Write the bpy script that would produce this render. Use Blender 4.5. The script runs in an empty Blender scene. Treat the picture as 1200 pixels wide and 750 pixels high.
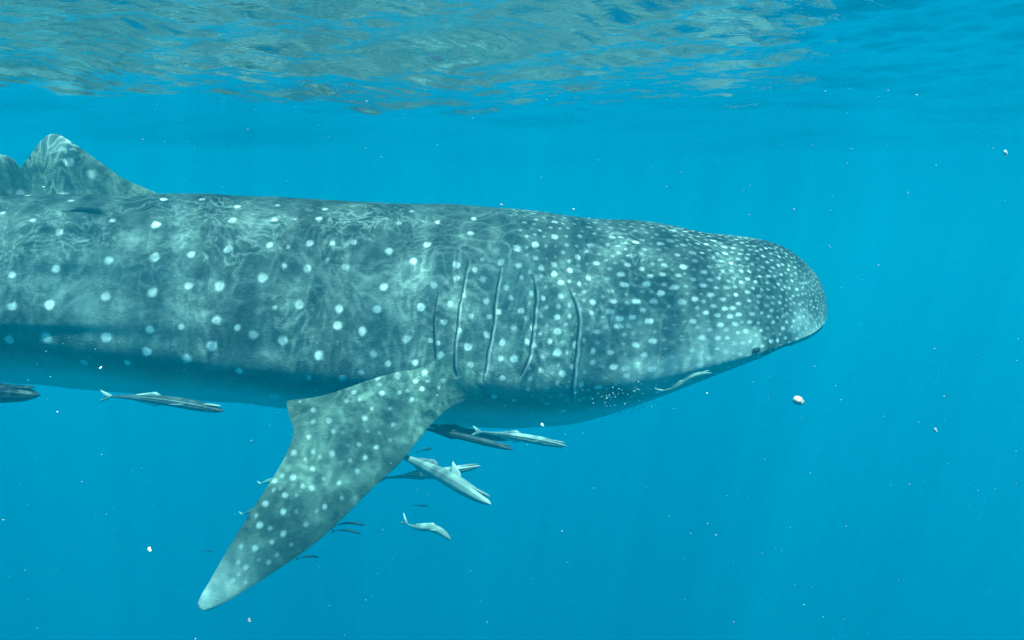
import bpy, math, random
import numpy as np
from mathutils import Vector, Matrix

R = math.radians
scene = bpy.context.scene
col = scene.collection
rng = np.random.default_rng(11)
random.seed(4)

# ------------------------------------------------------------------ camera
F, CX, CY = 1000.0, 600.0, 375.0          # focal length and centre in a 1200 x 750 frame
Y0 = 300.0                                # eye level (row of the horizon)
PITCH = math.atan((Y0 - CY) / F)          # camera looks slightly down
cam_d = bpy.data.cameras.new('camera')
cam_d.sensor_width = 36.0
cam_d.lens = 36.0 * F / 1200.0
cam_d.clip_start = 0.05
cam_d.clip_end = 2000.0
cam = bpy.data.objects.new('camera', cam_d)
col.objects.link(cam)
cam.rotation_euler = (R(90) + PITCH, 0, 0)
scene.camera = cam

# ------------------------------------------------------------------ sky, sun, exposure
SUN_EL, SUN_AZ = R(71), R(160)            # azimuth clockwise from +Y
world = bpy.data.worlds.new('World')
scene.world = world
world.use_nodes = True
nt = world.node_tree
sky = nt.nodes.new('ShaderNodeTexSky')
sky.sky_type = 'NISHITA'
sky.sun_disc = False
sky.sun_elevation = SUN_EL
sky.sun_rotation = SUN_AZ
bg = nt.nodes['Background']
bg.inputs['Strength'].default_value = 0.10
nt.links.new(sky.outputs[0], bg.inputs[0])

sun_d = bpy.data.lights.new('sun', 'SUN')
sun_d.energy = 5.0
sun_d.angle = R(0.7)
sun_d.color = (1.0, 0.96, 0.9)
sun = bpy.data.objects.new('sun', sun_d)
col.objects.link(sun)
SUN_DIR = Vector((math.sin(SUN_AZ) * math.cos(SUN_EL), math.cos(SUN_AZ) * math.cos(SUN_EL), math.sin(SUN_EL)))
sun.rotation_euler = SUN_DIR.to_track_quat('Z', 'Y').to_euler()
sun.location = (0, 0, 20)

scene.view_settings.view_transform = 'Standard'
scene.view_settings.look = 'None'
scene.view_settings.exposure = 0.54
scene.view_settings.gamma = 1.0
scene.render.engine = 'CYCLES'
scene.cycles.volume_bounces = 3
scene.cycles.max_bounces = 10
scene.cycles.use_denoising = True
scene.cycles.sample_clamp_indirect = 6.0

# ------------------------------------------------------------------ helpers
ph = PITCH
FWD = np.array([0, math.cos(ph), math.sin(ph)])
UP = np.array([0, -math.sin(ph), math.cos(ph)])


def at(px, py, Y):
    """A point of the place at distance Y seen in the direction of a pixel of the 1200 x 750 photograph."""
    d = np.array([(px - CX) / F, 0, 0]) + FWD + UP * ((CY - py) / F)
    return d * (Y / d[1])


def project(P):
    P = np.asarray(P)
    dep = P @ FWD
    return CX + F * P[..., 0] / dep, CY - F * (P @ UP) / dep


def hash3(i, j, k, seed):
    n = (i * 374761393 + j * 668265263 + k * 2147483647 + seed * 1442695041) & 0xffffffff
    n = ((n ^ (n >> 13)) * 1274126177) & 0xffffffff
    n = (n ^ (n >> 16)) & 0xffff
    return n / 65535.0


def vnoise(P, scale, seed=0):
    """Value noise 0..1 at an (n,3) array."""
    Q = np.asarray(P) * scale
    I = np.floor(Q).astype(np.int64)
    f = Q - I
    f = f * f * (3 - 2 * f)
    out = 0
    for a in (0, 1):
        for b in (0, 1):
            for c in (0, 1):
                w = (f[:, 0] if a else 1 - f[:, 0]) * (f[:, 1] if b else 1 - f[:, 1]) * (f[:, 2] if c else 1 - f[:, 2])
                out = out + w * hash3(I[:, 0] + a, I[:, 1] + b, I[:, 2] + c, seed)
    return out


def mesh_np(name, V, quads, tris=None, smooth=True):
    me = bpy.data.meshes.new(name)
    V = np.asarray(V, dtype=np.float32)
    quads = np.asarray(quads, dtype=np.int32).reshape(-1, 4)
    tris = np.zeros((0, 3), np.int32) if tris is None else np.asarray(tris, dtype=np.int32).reshape(-1, 3)
    nq, n3 = len(quads), len(tris)
    me.vertices.add(len(V))
    me.vertices.foreach_set('co', V.ravel())
    me.loops.add(nq * 4 + n3 * 3)
    me.loops.foreach_set('vertex_index', np.concatenate([quads.ravel(), tris.ravel()]))
    me.polygons.add(nq + n3)
    me.polygons.foreach_set('loop_start', np.concatenate([np.arange(nq) * 4, nq * 4 + np.arange(n3) * 3]).astype(np.int32))
    me.polygons.foreach_set('use_smooth', np.full(nq + n3, smooth))
    me.update(calc_edges=True)
    me.validate()
    return me


def attr(me, name, vals):
    a = me.attributes.new(name, 'FLOAT', 'POINT')
    a.data.foreach_set('value', np.asarray(vals, dtype=np.float32).ravel())


def link(name, me, mat, parent=None):
    o = bpy.data.objects.new(name, me)
    col.objects.link(o)
    if mat is not None:
        me.materials.clear()
        me.materials.append(mat)
    if parent is not None:
        o.parent = parent
    return o


def tag(o, label=None, cat=None, group=None, kind=None):
    if label: o['label'] = label
    if cat: o['category'] = cat
    if group: o['group'] = group
    if kind: o['kind'] = kind
    return o


def empty(name, loc, rot=(0, 0, 0)):
    o = bpy.data.objects.new(name, None)
    o.empty_display_size = 0.1
    o.location = loc
    o.rotation_euler = rot
    col.objects.link(o)
    return o


def smooth(a, b, x):
    t = np.clip((x - a) / (b - a), 0, 1)
    return t * t * (3 - 2 * t)


def catmull(pts, n):
    """Resample a polyline of k-dim points to n points with a Catmull-Rom curve, even in arc length."""
    P = np.asarray(pts, float)
    P = np.vstack([2 * P[0] - P[1], P, 2 * P[-1] - P[-2]])
    out = []
    for i in range(1, len(P) - 2):
        for t in np.linspace(0, 1, 24, endpoint=False):
            p0, p1, p2, p3 = P[i - 1], P[i], P[i + 1], P[i + 2]
            out.append(0.5 * ((2 * p1) + (p2 - p0) * t + (2 * p0 - 5 * p1 + 4 * p2 - p3) * t * t + (3 * p1 - p0 - 3 * p2 + p3) * t ** 3))
    out.append(P[-2])
    out = np.array(out)
    s = np.concatenate([[0], np.cumsum(np.linalg.norm(np.diff(out, axis=0), axis=1))])
    q = np.linspace(0, s[-1], n)
    return np.stack([np.interp(q, s, out[:, k]) for k in range(out.shape[1])], 1)


class N:
    """Small helper to wire shader nodes."""
    def __init__(self, name):
        self.m = bpy.data.materials.new(name)
        self.m.use_nodes = True
        self.t = self.m.node_tree
        self.t.nodes.clear()
        self.out = self.t.nodes.new('ShaderNodeOutputMaterial')

    def n(self, typ, ins=None, **props):
        nd = self.t.nodes.new(typ)
        for k, v in props.items():
            setattr(nd, k, v)
        for k, v in (ins or {}).items():
            s = nd.inputs[k]
            if hasattr(v, 'is_linked') or hasattr(v, 'links'):
                self.t.links.new(v, s)
            else:
                s.default_value = v
        return nd

    def math(self, op, a, b=0.0, c=0.0):
        return self.n('ShaderNodeMath', {0: a, 1: b, 2: c}, operation=op).outputs[0]

    def mix(self, f, a, b):
        nd = self.n('ShaderNodeMix', {0: f, 6: a, 7: b}, data_type='RGBA')
        return nd.outputs[2]

    def ramp(self, f, a, b):
        return self.n('ShaderNodeMapRange', {0: f, 1: a, 2: b}, interpolation_type='SMOOTHSTEP').outputs[0]

    def noise(self, vec, scale, detail=3.0, rough=0.55, dist=0.0):
        return self.n('ShaderNodeTexNoise', {'Vector': vec, 'Scale': scale, 'Detail': detail, 'Roughness': rough, 'Distortion': dist}).outputs[0]

    def mapping(self, vec, scale, loc=(0, 0, 0), rot=(0, 0, 0)):
        return self.n('ShaderNodeMapping', {'Vector': vec, 'Scale': scale, 'Location': loc, 'Rotation': rot}).outputs[0]

    def attr(self, name):
        return self.n('ShaderNodeAttribute', attribute_name=name).outputs['Fac']

    def surf(self, sock):
        self.t.links.new(sock, self.out.inputs['Surface'])
        return self.m


# ------------------------------------------------------------------ water: volume and surface
H = 0.655                                   # mean height of the water surface over the camera

w = N('sea_water')
vol = w.n('ShaderNodeVolumePrincipled', {'Color': (0.0, 0.181, 0.243, 1), 'Absorption Color': (0.0, 0.709, 0.834, 1), 'Density': 0.235, 'Anisotropy': 0.25})
w.t.links.new(vol.outputs[0], w.out.inputs['Volume'])
x0, x1, y0_, y1, z0, z1 = -70, 70, -60, 90, -26, H + 0.22
hv = [(x, y, z) for z in (z0, z1) for y in (y0_, y1) for x in (x0, x1)]
hq = [(0, 2, 3, 1), (4, 5, 7, 6), (0, 1, 5, 4), (2, 6, 7, 3), (0, 4, 6, 2), (1, 3, 7, 5)]
haze = link('haze', mesh_np('haze', hv, hq, smooth=False), w.m)
tag(haze, 'clear blue sea water filling the whole view', None, None, 'stuff')


def axis_coords(lo, hi, c, d0, g):
    """Grid lines: spacing d0 near c, growing with distance."""
    def side(L):
        out, x, d = [], 0.0, d0
        while x < L:
            x += d
            if x > 3.6:
                d *= g
            out.append(x)
        return np.array(out)
    return np.concatenate([c - side(c - lo)[::-1], [c], c + side(hi - c)])


gx = axis_coords(-110, 110, -0.3, 0.018, 1.06)
gy = axis_coords(-100, 130, 3.9, 0.014, 1.06)
X, Y = np.meshgrid(gx, gy, indexing='ij')
Z = np.zeros_like(X)
dist = np.sqrt((X * 0.7 + 0.3) ** 2 + np.where(Y > 2.6, (Y - 2.6) * 1.6, (Y - 2.6) * 0.7) ** 2)
wr = np.random.default_rng(5)
for lam, amp, cnt in ((2.6, 0.014, 4), (1.3, 0.0095, 5), (0.7, 0.0058, 7), (0.38, 0.0026, 9), (0.2, 0.0014, 12), (0.11, 0.0007, 16), (0.065, 0.00032, 16)):
    for _ in range(cnt):
        l = lam * wr.uniform(0.75, 1.3)
        a = wr.normal(R(80), R(34))            # crests run mostly across the view
        k = 2 * math.pi / l
        fade = 1.0 / (1 + (dist / (l * 1.3 + 2.1)) ** 4)
        Z += amp * wr.uniform(0.5, 1.3) * fade * np.sin(k * (X * math.cos(a) + Y * math.sin(a)) + wr.uniform(0, 6.28))
Z = Z + 0.03 * np.exp(-((X + 2.1) ** 2 / 0.9 + (Y - 3.95) ** 2 / 0.5))
Z += H
nx, ny = X.shape
idx = np.arange(nx * ny).reshape(nx, ny)
q = np.stack([idx[:-1, :-1], idx[1:, :-1], idx[1:, 1:], idx[:-1, 1:]], -1).reshape(-1, 4)
ws = N('water_surface')
geo = ws.n('ShaderNodeNewGeometry')
pos = geo.outputs['Position']
# caustics painted into the transmission colour, standing in for ripples gathering the light
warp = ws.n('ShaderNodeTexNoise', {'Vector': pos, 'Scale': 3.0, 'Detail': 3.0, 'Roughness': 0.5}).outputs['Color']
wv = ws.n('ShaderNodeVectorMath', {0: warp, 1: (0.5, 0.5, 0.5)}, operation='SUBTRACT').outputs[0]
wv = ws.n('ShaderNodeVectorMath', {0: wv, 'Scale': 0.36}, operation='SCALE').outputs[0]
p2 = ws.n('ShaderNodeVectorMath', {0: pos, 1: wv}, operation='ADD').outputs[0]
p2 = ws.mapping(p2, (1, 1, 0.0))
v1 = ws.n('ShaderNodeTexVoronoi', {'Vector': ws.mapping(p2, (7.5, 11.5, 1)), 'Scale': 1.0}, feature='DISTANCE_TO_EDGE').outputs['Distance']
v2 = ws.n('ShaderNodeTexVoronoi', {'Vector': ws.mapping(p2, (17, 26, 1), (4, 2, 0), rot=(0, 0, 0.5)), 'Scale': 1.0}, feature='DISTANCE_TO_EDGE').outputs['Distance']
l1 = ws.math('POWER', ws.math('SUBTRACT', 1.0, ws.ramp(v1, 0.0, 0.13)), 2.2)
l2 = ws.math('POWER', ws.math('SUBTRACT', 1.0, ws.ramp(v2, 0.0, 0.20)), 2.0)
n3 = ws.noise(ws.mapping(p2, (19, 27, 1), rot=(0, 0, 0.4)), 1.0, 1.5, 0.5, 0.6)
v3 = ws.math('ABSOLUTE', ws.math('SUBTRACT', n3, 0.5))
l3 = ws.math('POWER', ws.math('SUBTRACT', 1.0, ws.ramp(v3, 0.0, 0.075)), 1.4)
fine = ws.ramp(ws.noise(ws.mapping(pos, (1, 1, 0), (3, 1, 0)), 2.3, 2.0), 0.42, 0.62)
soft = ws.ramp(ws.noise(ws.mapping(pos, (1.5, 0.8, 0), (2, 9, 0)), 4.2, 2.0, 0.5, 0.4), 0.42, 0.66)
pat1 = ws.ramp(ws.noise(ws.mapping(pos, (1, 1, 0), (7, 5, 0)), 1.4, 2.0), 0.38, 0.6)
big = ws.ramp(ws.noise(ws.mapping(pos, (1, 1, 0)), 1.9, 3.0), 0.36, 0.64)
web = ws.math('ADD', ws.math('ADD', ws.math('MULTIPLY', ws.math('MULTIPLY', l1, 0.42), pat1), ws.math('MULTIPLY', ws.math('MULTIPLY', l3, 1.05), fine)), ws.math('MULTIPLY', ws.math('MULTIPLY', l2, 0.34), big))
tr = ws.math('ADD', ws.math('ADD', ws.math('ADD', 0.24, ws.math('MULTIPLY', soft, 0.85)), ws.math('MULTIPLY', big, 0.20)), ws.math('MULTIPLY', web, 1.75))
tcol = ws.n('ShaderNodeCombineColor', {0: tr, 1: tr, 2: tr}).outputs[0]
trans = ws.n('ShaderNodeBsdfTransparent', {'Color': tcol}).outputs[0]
rip = ws.noise(ws.mapping(pos, (1.0, 1.8, 1.0)), 30.0, 3.0)
bump = ws.n('ShaderNodeBump', {'Strength': 0.6, 'Distance': 0.005, 'Height': rip}).outputs[0]
gl = ws.n('ShaderNodeBsdfGlossy', {'Color': (0.80, 0.97, 1.0, 1), 'Roughness': 0.02, 'Normal': bump}).outputs[0]
fr = ws.n('ShaderNodeFresnel', {'IOR': 1.333}).outputs[0]
mx = ws.n('ShaderNodeMixShader', {0: fr, 1: trans, 2: gl}).outputs[0]
ws.surf(mx)
surface = link('water_surface', mesh_np('water_surface', np.stack([X, Y, Z], -1).reshape(-1, 3), q), ws.m)
tag(surface, 'rippled underside of the sea surface mirroring the shark', None, None, 'structure')

# ------------------------------------------------------------------ whale shark: shape tables read from the photograph
NOSE = at(958, 349, 4.40)
LEFT = at(0, 352, 3.90)
axis = np.array([LEFT[0] - NOSE[0], LEFT[1] - NOSE[1], 0.0])
axis /= np.linalg.norm(axis)
YAW = math.atan2(-axis[1], -axis[0])
shark = empty('whale_shark', Vector(NOSE), (0, 0, YAW))
tag(shark, 'huge grey whale shark covered in white spots swimming to the right under the surface', 'whale shark')
MW = np.array(Matrix.Translation(Vector(NOSE)) @ Matrix.Rotation(YAW, 4, 'Z'))
MI = np.linalg.inv(MW)


def to_world(P):
    return np.asarray(P) @ MW[:3, :3].T + MW[:3, 3]


def to_local(P):
    return np.asarray(P) @ MI[:3, :3].T + MI[:3, 3]


def u_of(px):
    """Distance behind the nose at which the body axis crosses an image column."""
    k = (px - CX) / F / math.cos(ph)
    return (k * NOSE[1] - NOSE[0]) / (axis[0] - k * axis[1])


def z_of(px, py, off=0.0):
    u = u_of(px)
    Yd = NOSE[1] + axis[1] * u - off
    return at(px, py, Yd)[2] - NOSE[2]


top_px = [(963, 350), (961, 341), (957, 331), (949, 320), (938, 308), (924, 297), (908, 288), (887, 281), (850, 274), (800, 267), (760, 261), (700, 255), (650, 250), (560, 243), (450, 237), (330, 231), (200, 228), (120, 228), (60, 229), (0, 231)]
bot_px = [(963, 350), (962.6, 357), (960.5, 364), (955, 375), (945, 387), (930, 398), (904, 406), (876, 411), (847, 425), (800, 447), (750, 471), (700, 491), (650, 502), (600, 506), (560, 505), (500, 501), (400, 490), (300, 478), (200, 470), (100, 461), (0, 452)]
side_px = [(963, 350), (962, 354), (958.5, 360), (951, 370), (937, 382), (910, 394), (878, 402), (830, 414), (760, 428), (680, 436), (600, 438), (500, 432), (400, 426), (300, 418), (200, 404), (100, 388), (0, 378)]


def table(tab, off):
    us = [u_of(p[0]) for p in tab]
    zs = [z_of(p[0], p[1], off) for p in tab]
    return np.array(us), np.array(zs)


tu, tz = table(top_px, 0.0)
bu, bz = table(bot_px, 0.12)
su, sz = table(side_px, 0.50)
us_left = tu[-1]
# behind the frame: the tail stalk
tu = np.append(tu, [5.2, 6.0, 6.8, 7.4]); tz = np.append(tz, tz[-1] + np.array([-0.02, -0.08, -0.16, -0.2]))
bu = np.append(bu, [5.2, 6.0, 6.8, 7.4]); bz = np.append(bz, [bz[-1] + 0.09, tz[-3] - 0.48, tz[-2] - 0.26, tz[-1] - 0.2])
su = np.append(su, [5.2, 6.0, 6.8, 7.4]); sz = np.append(sz, [sz[-1] + 0.02, tz[-3] - 0.25, tz[-2] - 0.14, tz[-1] - 0.1])
wu = np.array([0, 0.015, 0.05, 0.10, 0.18, 0.3, 0.5, 0.8, 1.2, 1.7, 2.2, 3.0, 3.8, 4.4, 5.2, 6.0, 6.8, 7.4])
ww = np.array([0, 0.11, 0.20, 0.27, 0.345, 0.425, 0.52, 0.57, 0.60, 0.60, 0.58, 0.53, 0.46, 0.40, 0.30, 0.2, 0.13, 0.08])


def pchip(xs, ys, x):
    """Monotone cubic interpolation."""
    xs, ys = np.asarray(xs, float), np.asarray(ys, float)
    h = np.diff(xs); d = np.diff(ys) / h
    m = np.zeros(len(xs))
    m[0], m[-1] = d[0], d[-1]
    for i in range(1, len(xs) - 1):
        if d[i - 1] * d[i] > 0:
            w1, w2 = 2 * h[i] + h[i - 1], h[i] + 2 * h[i - 1]
            m[i] = (w1 + w2) / (w1 / d[i - 1] + w2 / d[i])
    i = np.clip(np.searchsorted(xs, x) - 1, 0, len(xs) - 2)
    t = np.clip((x - xs[i]) / h[i], 0, 1)
    return ((2 * t ** 3 - 3 * t ** 2 + 1) * ys[i] + (t ** 3 - 2 * t ** 2 + t) * h[i] * m[i]
            + (-2 * t ** 3 + 3 * t ** 2) * ys[i + 1] + (t ** 3 - t ** 2) * h[i] * m[i + 1])


ug = np.concatenate([0.08 * np.linspace(0.02, 1, 40) ** 2, np.arange(0.085, 1.05, 0.0056), np.arange(1.053, 1.98, 0.0033), np.arange(1.985, 4.75, 0.0056), np.linspace(4.78, 7.4, 70)])
NEAR, FAR = 330, 100
th_near = np.linspace(0, math.pi, NEAR)
th_far = np.linspace(math.pi, 2 * math.pi, FAR)[1:-1]
thg = np.concatenate([th_near, th_far])
NT, NU = len(thg), len(ug)
ZT, ZB, ZS = pchip(tu, tz, ug), pchip(bu, bz, ug), pchip(su, sz, ug)
WW = pchip(wu, ww, ug)
ZS = np.clip(ZS, ZB + 0.12 * (ZT - ZB), ZT - 0.12 * (ZT - ZB))
TH, UU = np.meshgrid(thg, ug)
c, s = np.cos(TH), np.sin(TH)
ac, as_ = np.abs(c), np.abs(s)
tail = smooth(2.4, 4.2, UU)
e_up_s = 0.84 + 0.06 * tail
e_lo_s = 1.35
lat = np.where(c >= 0, as_ ** e_up_s, as_ ** e_lo_s)
zz = np.where(c >= 0, ZS[:, None] + (ZT - ZS)[:, None] * ac ** 1.32, ZS[:, None] - (ZS - ZB)[:, None] * ac ** 0.95)
side_sign = np.where(TH <= math.pi, -1.0, 1.0)      # near flank is local -Y
P = np.stack([-UU, side_sign * lat * WW[:, None], zz], -1)
thm = np.where(TH <= math.pi, TH, 2 * math.pi - TH)  # mirrored angle, 0 top .. pi belly


def grid_normals(P):
    du = np.gradient(P, axis=0)
    dt = (np.roll(P, -1, 1) - np.roll(P, 1, 1))
    n = np.cross(dt, du)
    n /= np.linalg.norm(n, axis=-1, keepdims=True) + 1e-12
    return n


NRM = grid_normals(P)
if (NRM[:, NEAR // 2, 1] > 0).mean() > 0.5:
    NRM = -NRM
PW = to_world(P.reshape(-1, 3)).reshape(P.shape)
PXX, PYY = project(PW.reshape(-1, 3))
PXX, PYY = PXX.reshape(NU, NT), PYY.reshape(NU, NT)
facing = np.einsum('ijk,ijk->ij', NRM @ MW[:3, :3].T, -PW) > 0
facing[:, NEAR + 5:] = False


def surf_at(px, py):
    """Grid index of the near flank point seen at a pixel."""
    d = (PXX - px) ** 2 + (PYY - py) ** 2
    d = np.where(facing, d, 1e12)
    i = np.argmin(d)
    return divmod(i, NT), math.sqrt(d.flat[i])


# -- long ridges (carinae) along the flank
disp = np.zeros((NU, NT))
for pts, amp, wid in (([(620, 262), (500, 262), (400, 266), (250, 266), (100, 266), (0, 268)], 0.016, 0.10),
                      ([(470, 318), (400, 318), (300, 317), (200, 313), (100, 308), (0, 306)], 0.014, 0.11),
                      ([(400, 398), (300, 388), (180, 378), (100, 378), (0, 378)], 0.024, 0.15)):
    rows = sorted((surf_at(*p)[0][0], thg[surf_at(*p)[0][1]]) for p in pts)
    ru, rt = np.array([ug[r[0]] for r in rows]), np.array([r[1] for r in rows])
    th_r = np.interp(UU, ru, rt)
    d = thm - th_r
    prof = np.where(d < 0, np.exp(-(d / (wid * 1.6)) ** 2), np.exp(-(d / (wid * 0.55)) ** 2))
    disp += amp * prof * smooth(ru[0] - 0.1, ru[0] + 1.5, UU) * (1 - smooth(5.5, 7, UU))

# -- gill slits: each a flap edge with a drop behind it
gills_px = [[(513, 342), (511, 365), (509, 390), (510, 412), (511, 428)],
            [(551, 304), (546, 325), (541, 345), (537, 375), (534, 405), (533, 430), (535, 452)],
            [(588, 310), (587, 322), (583, 345), (579, 375), (575, 400), (571, 425), (566, 448)],
            [(623, 322), (629, 334), (628, 355), (627, 380), (625, 396), (618, 425), (606, 450)],
            [(666, 338), (672, 350), (679, 362), (679, 385), (678, 402), (675, 425), (672, 448), (671, 472)]]
gills = []
rim_glints = []
for g in gills_px:
    ij = [surf_at(*p)[0] for p in g]
    gt = np.array([thg[j] for i, j in ij]); gu = np.array([ug[i] for i, j in ij])
    tt_ = np.linspace(gt[0], gt[-1], 60)
    gu = np.interp(tt_, gt, gu)
    gu = np.convolve(np.pad(gu, 4, mode='edge'), np.ones(9) / 9, 'valid')
    gu = gu + 0.010 * (vnoise(np.stack([tt_ * 5, np.full(60, len(gills) * 7.3), tt_ * 0], 1), 1.0, 40) - 0.5) + 0.006 * (vnoise(np.stack([tt_ * 14, np.full(60, len(gills) * 3.1), tt_ * 0], 1), 1.0, 41) - 0.5)
    gt = tt_
    gills.append((gt, gu))
    ucur = np.interp(thm, gt, gu)
    d = UU - ucur
    endf = smooth(gt[0] - 0.03, gt[0] + 0.16, thm) * (1 - smooth(gt[-1] - 0.16, gt[-1] + 0.03, thm))
    st = smooth(-0.005, 0.005, d)
    front = np.exp(np.minimum(d, 0) / 0.040) * (1 - st)
    back = np.exp(-np.maximum(d, 0) / 0.045) * st
    disp += endf * (0.007 * front - 0.015 * back)
    rim_glints.append(endf * np.exp(-((d + 0.006) / 0.004) ** 2) * (0.15 + 0.25 * len(rim_glints) / 2))  # highlights on the flap edges, painted pale into the skin

# -- slanting folds of skin round the gills and the fin root
fs_ = np.stack([(UU + 0.42 * (thm - 1.2)).ravel() * 22, (thm - 0.8 * UU).ravel() * 2.2, np.zeros(NU * NT)], 1)
fold = np.abs(vnoise(fs_, 1.0, 51) - 0.5) * 2
disp += -0.0012 * (np.exp(-(fold / 0.16) ** 2)).reshape(NU, NT) * smooth(1.0, 1.5, UU) * (1 - smooth(1.95, 2.5, UU)) * smooth(0.55, 0.9, thm) * (1 - smooth(1.6, 1.9, thm))
# -- mouth line running back from the snout tip, lower lip
mouth_t = np.interp(UU, su[:9], np.full(9, 1.0)) * (math.pi / 2 + 0.16)
mf = (1 - smooth(0.30, 0.40, UU)) * smooth(0.01, 0.12, UU)
disp += mf * (-0.022 * np.exp(-((thm - mouth_t) / 0.05) ** 2) + 0.004 * np.exp(-((thm - mouth_t + 0.13) / 0.07) ** 2))
# -- soft unevenness of the skin, more on the head and gills
flat = P.reshape(-1, 3)
lum = (vnoise(flat, 3.2, 3) - 0.5) * 0.020 + (vnoise(flat, 8.0, 4) - 0.5) * 0.007 + (vnoise(flat, 22.0, 6) - 0.5) * 0.0020
disp += lum.reshape(NU, NT) * smooth(0.0, 0.12, UU)
P = P + NRM * disp[..., None]
NRM2 = grid_normals(P)
if (NRM2[:, NEAR // 2, 1] > 0).mean() > 0.5:
    NRM2 = -NRM2

# -- spots: (x, y, radius) as seen in the photograph, laid on the flank; the rest scattered by size and spacing
SP = """33 230 4 83 235 4 3 251 4 40 262 4 70 274 6 134 262 4 184 266 6 14 322 5 67 316 6 128 307 6 182 303 6.5 225 299 5.5 124 348 6.5 181 343 7
222 335 6 16 360 7 59 357 7.5 192 235 5 237 235 4 150 225 3 10 399 7 54 397 8 125 395 7.5 177 386 6 173 412 7 99 425 5 149 425 5 33 447 6
214 383 5 218 420 7 278 242 4 326 241 4 381 246 4 273 260 5 322 260 4 347 260 2.5 375 259 5 423 261 3 316 288 5 338 290 3 363 286 6 390 285 3.5
414 284 4.5 267 293 6.5 257 335 7 308 326 7 334 312 4 360 315 6 405 313 6 385 305 3 352 357 6.5 323 361 3.5 397 361 6 255 376 6.5 278 385 4.5
297 392 7 249 404 7.5 331 400 7 396 381 6.5 424 388 6.5 373 416 7 281 434 5 362 444 4 401 443 5 423 437 4 437 415 5.5 482 247 3.5 467 261 4
513 261 3.5 555 257 4 614 262 3.5 455 293 6 485 306 6 501 286 5 552 273 4.5 535 311 5.5 449 336 6 441 362 6.5 509 334 5.5 493 360 6 535 325 5
565 305 4 556 317 4 587 308 5 606 292 5.5 628 288 5.5 608 312 4.5 634 314 5 628 303 4 566 328 5 593 338 4.5 570 353 5 611 325 3.5 623 342 4.5
599 349 4 528 357 4.5 552 371 4.5 611 363 4.5 584 366 4.5 520 377 4.5 543 346 4 477 397 6 486 424 4.5 454 426 4.5 504 399 4 513 402 4 538 387 4.5
571 392 5 574 370 4 602 384 4.5 589 402 5.5 548 407 5.5 516 416 6 528 420 5 551 428 4.5 548 446 4 602 421 6 587 420 4 625 383 5 625 406 4
634 434 4.5 589 443 4.5 579 464 4.5 546 460 3 618 400 5 602 468 3 650 261 4 690 265 3.5 716 265 3 650 278 5 680 276 4.5 693 287 4.5 717 277 4
745 283 4 677 302 5 649 310 4.5 649 322 4.5 657 331 4.5 668 317 4 699 308 4.5 737 300 3.5 774 284 4.5 802 286 4 794 298 3.5 775 304 3 792 275 3
815 305 4 801 313 5 779 310 3.5 752 315 4 735 311 4 714 315 3 727 321 4.5 689 326 4 761 324 4 777 321 4 795 323 4 832 312 3.5 812 328 4
757 333 5 731 335 5 790 338 5 774 343 5 833 346 4.5 814 351 4.5 715 342 4 745 353 5 765 353 5 719 354 4 695 355 4.5 693 366 3.5 753 363 4
714 366 4.5 726 374 5 740 372 4.5 760 376 5 725 383 5 658 346 4.5 637 350 4 655 358 4 653 371 4.5 654 388 5.5 653 413 6 644 401 4 675 403 5
659 438 5 671 430 4 700 389 4.5 695 412 4 715 412 4 745 404 4.5 765 399 5 755 417 4.5 719 430 5 694 426 4 734 432 5 764 433 5 681 450 4
701 453 4 665 454 3 734 440 4 823 396 4.5 811 411 3 788 418 3 807 420 3 828 367 4 812 376 4"""
sp = np.array(SP.split(), float).reshape(-1, 3)
centres, radii, bright = [], [], []
PF = P.reshape(-1, 3)
for x, y, r in sp:
    (i, j), dpx = surf_at(x, y)
    if dpx < 8:
        p = P[i, j]
        centres.append(p)
        depth = to_world(p)[1]
        radii.append(r * 0.80 * depth / F)
        bright.append((0.45 + 0.55 * min(1, (r - 2.5) / 2.5)) * random.uniform(0.6, 1.0))
n_photo = len(centres)
C = np.zeros((9000, 3)); C[:n_photo] = centres
cnt = n_photo
area_w = np.repeat((np.gradient(ug) * np.maximum(WW, 0.05))[:, None], NT, 1)
area_w[:, NEAR:] *= NEAR / FAR
area_w = (area_w * (thm < 2.2)).ravel()
cdf = np.cumsum(area_w); cdf /= cdf[-1]
cand = np.searchsorted(cdf, rng.random(30000))
head_hi = cdf[np.searchsorted(ug, 0.95) * NT]
cand = np.concatenate([np.searchsorted(cdf, rng.random(40000) * head_hi), cand])
su_ = -PF[cand, 0]
gap = np.interp(su_, [0, 0.06, 0.15, 0.35, 0.7, 1.0, 1.5, 2.2, 4, 7], [0.013, 0.016, 0.022, 0.030, 0.040, 0.075, 0.10, 0.19, 0.24, 0.24])
near_c = cand % NT < NEAR
for ci, g_, nr, u_ in zip(cand, gap, near_c, su_):
    if nr and u_ > 0.95 and u_ < 4.7 and thm.flat[ci] < 1.75:
        continue                              # that part of the flank has the spots read from the photograph
    p = PF[ci]
    if cnt >= 8990:
        break
    if ((C[:cnt] - p) ** 2).sum(1).min() > g_ * g_:
        C[cnt] = p
        cnt += 1
        centres.append(p)
        radii.append(g_ * (0.25 if u_ < 0.9 else 0.12) * random.uniform(0.7, 1.2))
        bright.append(random.uniform(0.35, 0.95) if u_ < 0.9 else random.uniform(0.4, 0.9))
cand = np.searchsorted(cdf, rng.random(30000) * cdf[np.searchsorted(ug, 1.6) * NT])
for ci in cand:                                # fine flecks between the larger spots of the head
    p = PF[ci]; u_ = -p[0]
    if u_ < 0.25 or cnt >= 8990 or thm.flat[ci] > 1.9:
        continue
    g_ = 0.024 + 0.016 * min(1.0, u_ / 1.2)
    if ((C[:cnt] - p) ** 2).sum(1).min() > g_ * g_:
        C[cnt] = p; cnt += 1
        centres.append(p); radii.append(random.uniform(0.0055, 0.010)); bright.append(random.uniform(0.15, 0.5))
spot = np.zeros(NU * NT)
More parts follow.
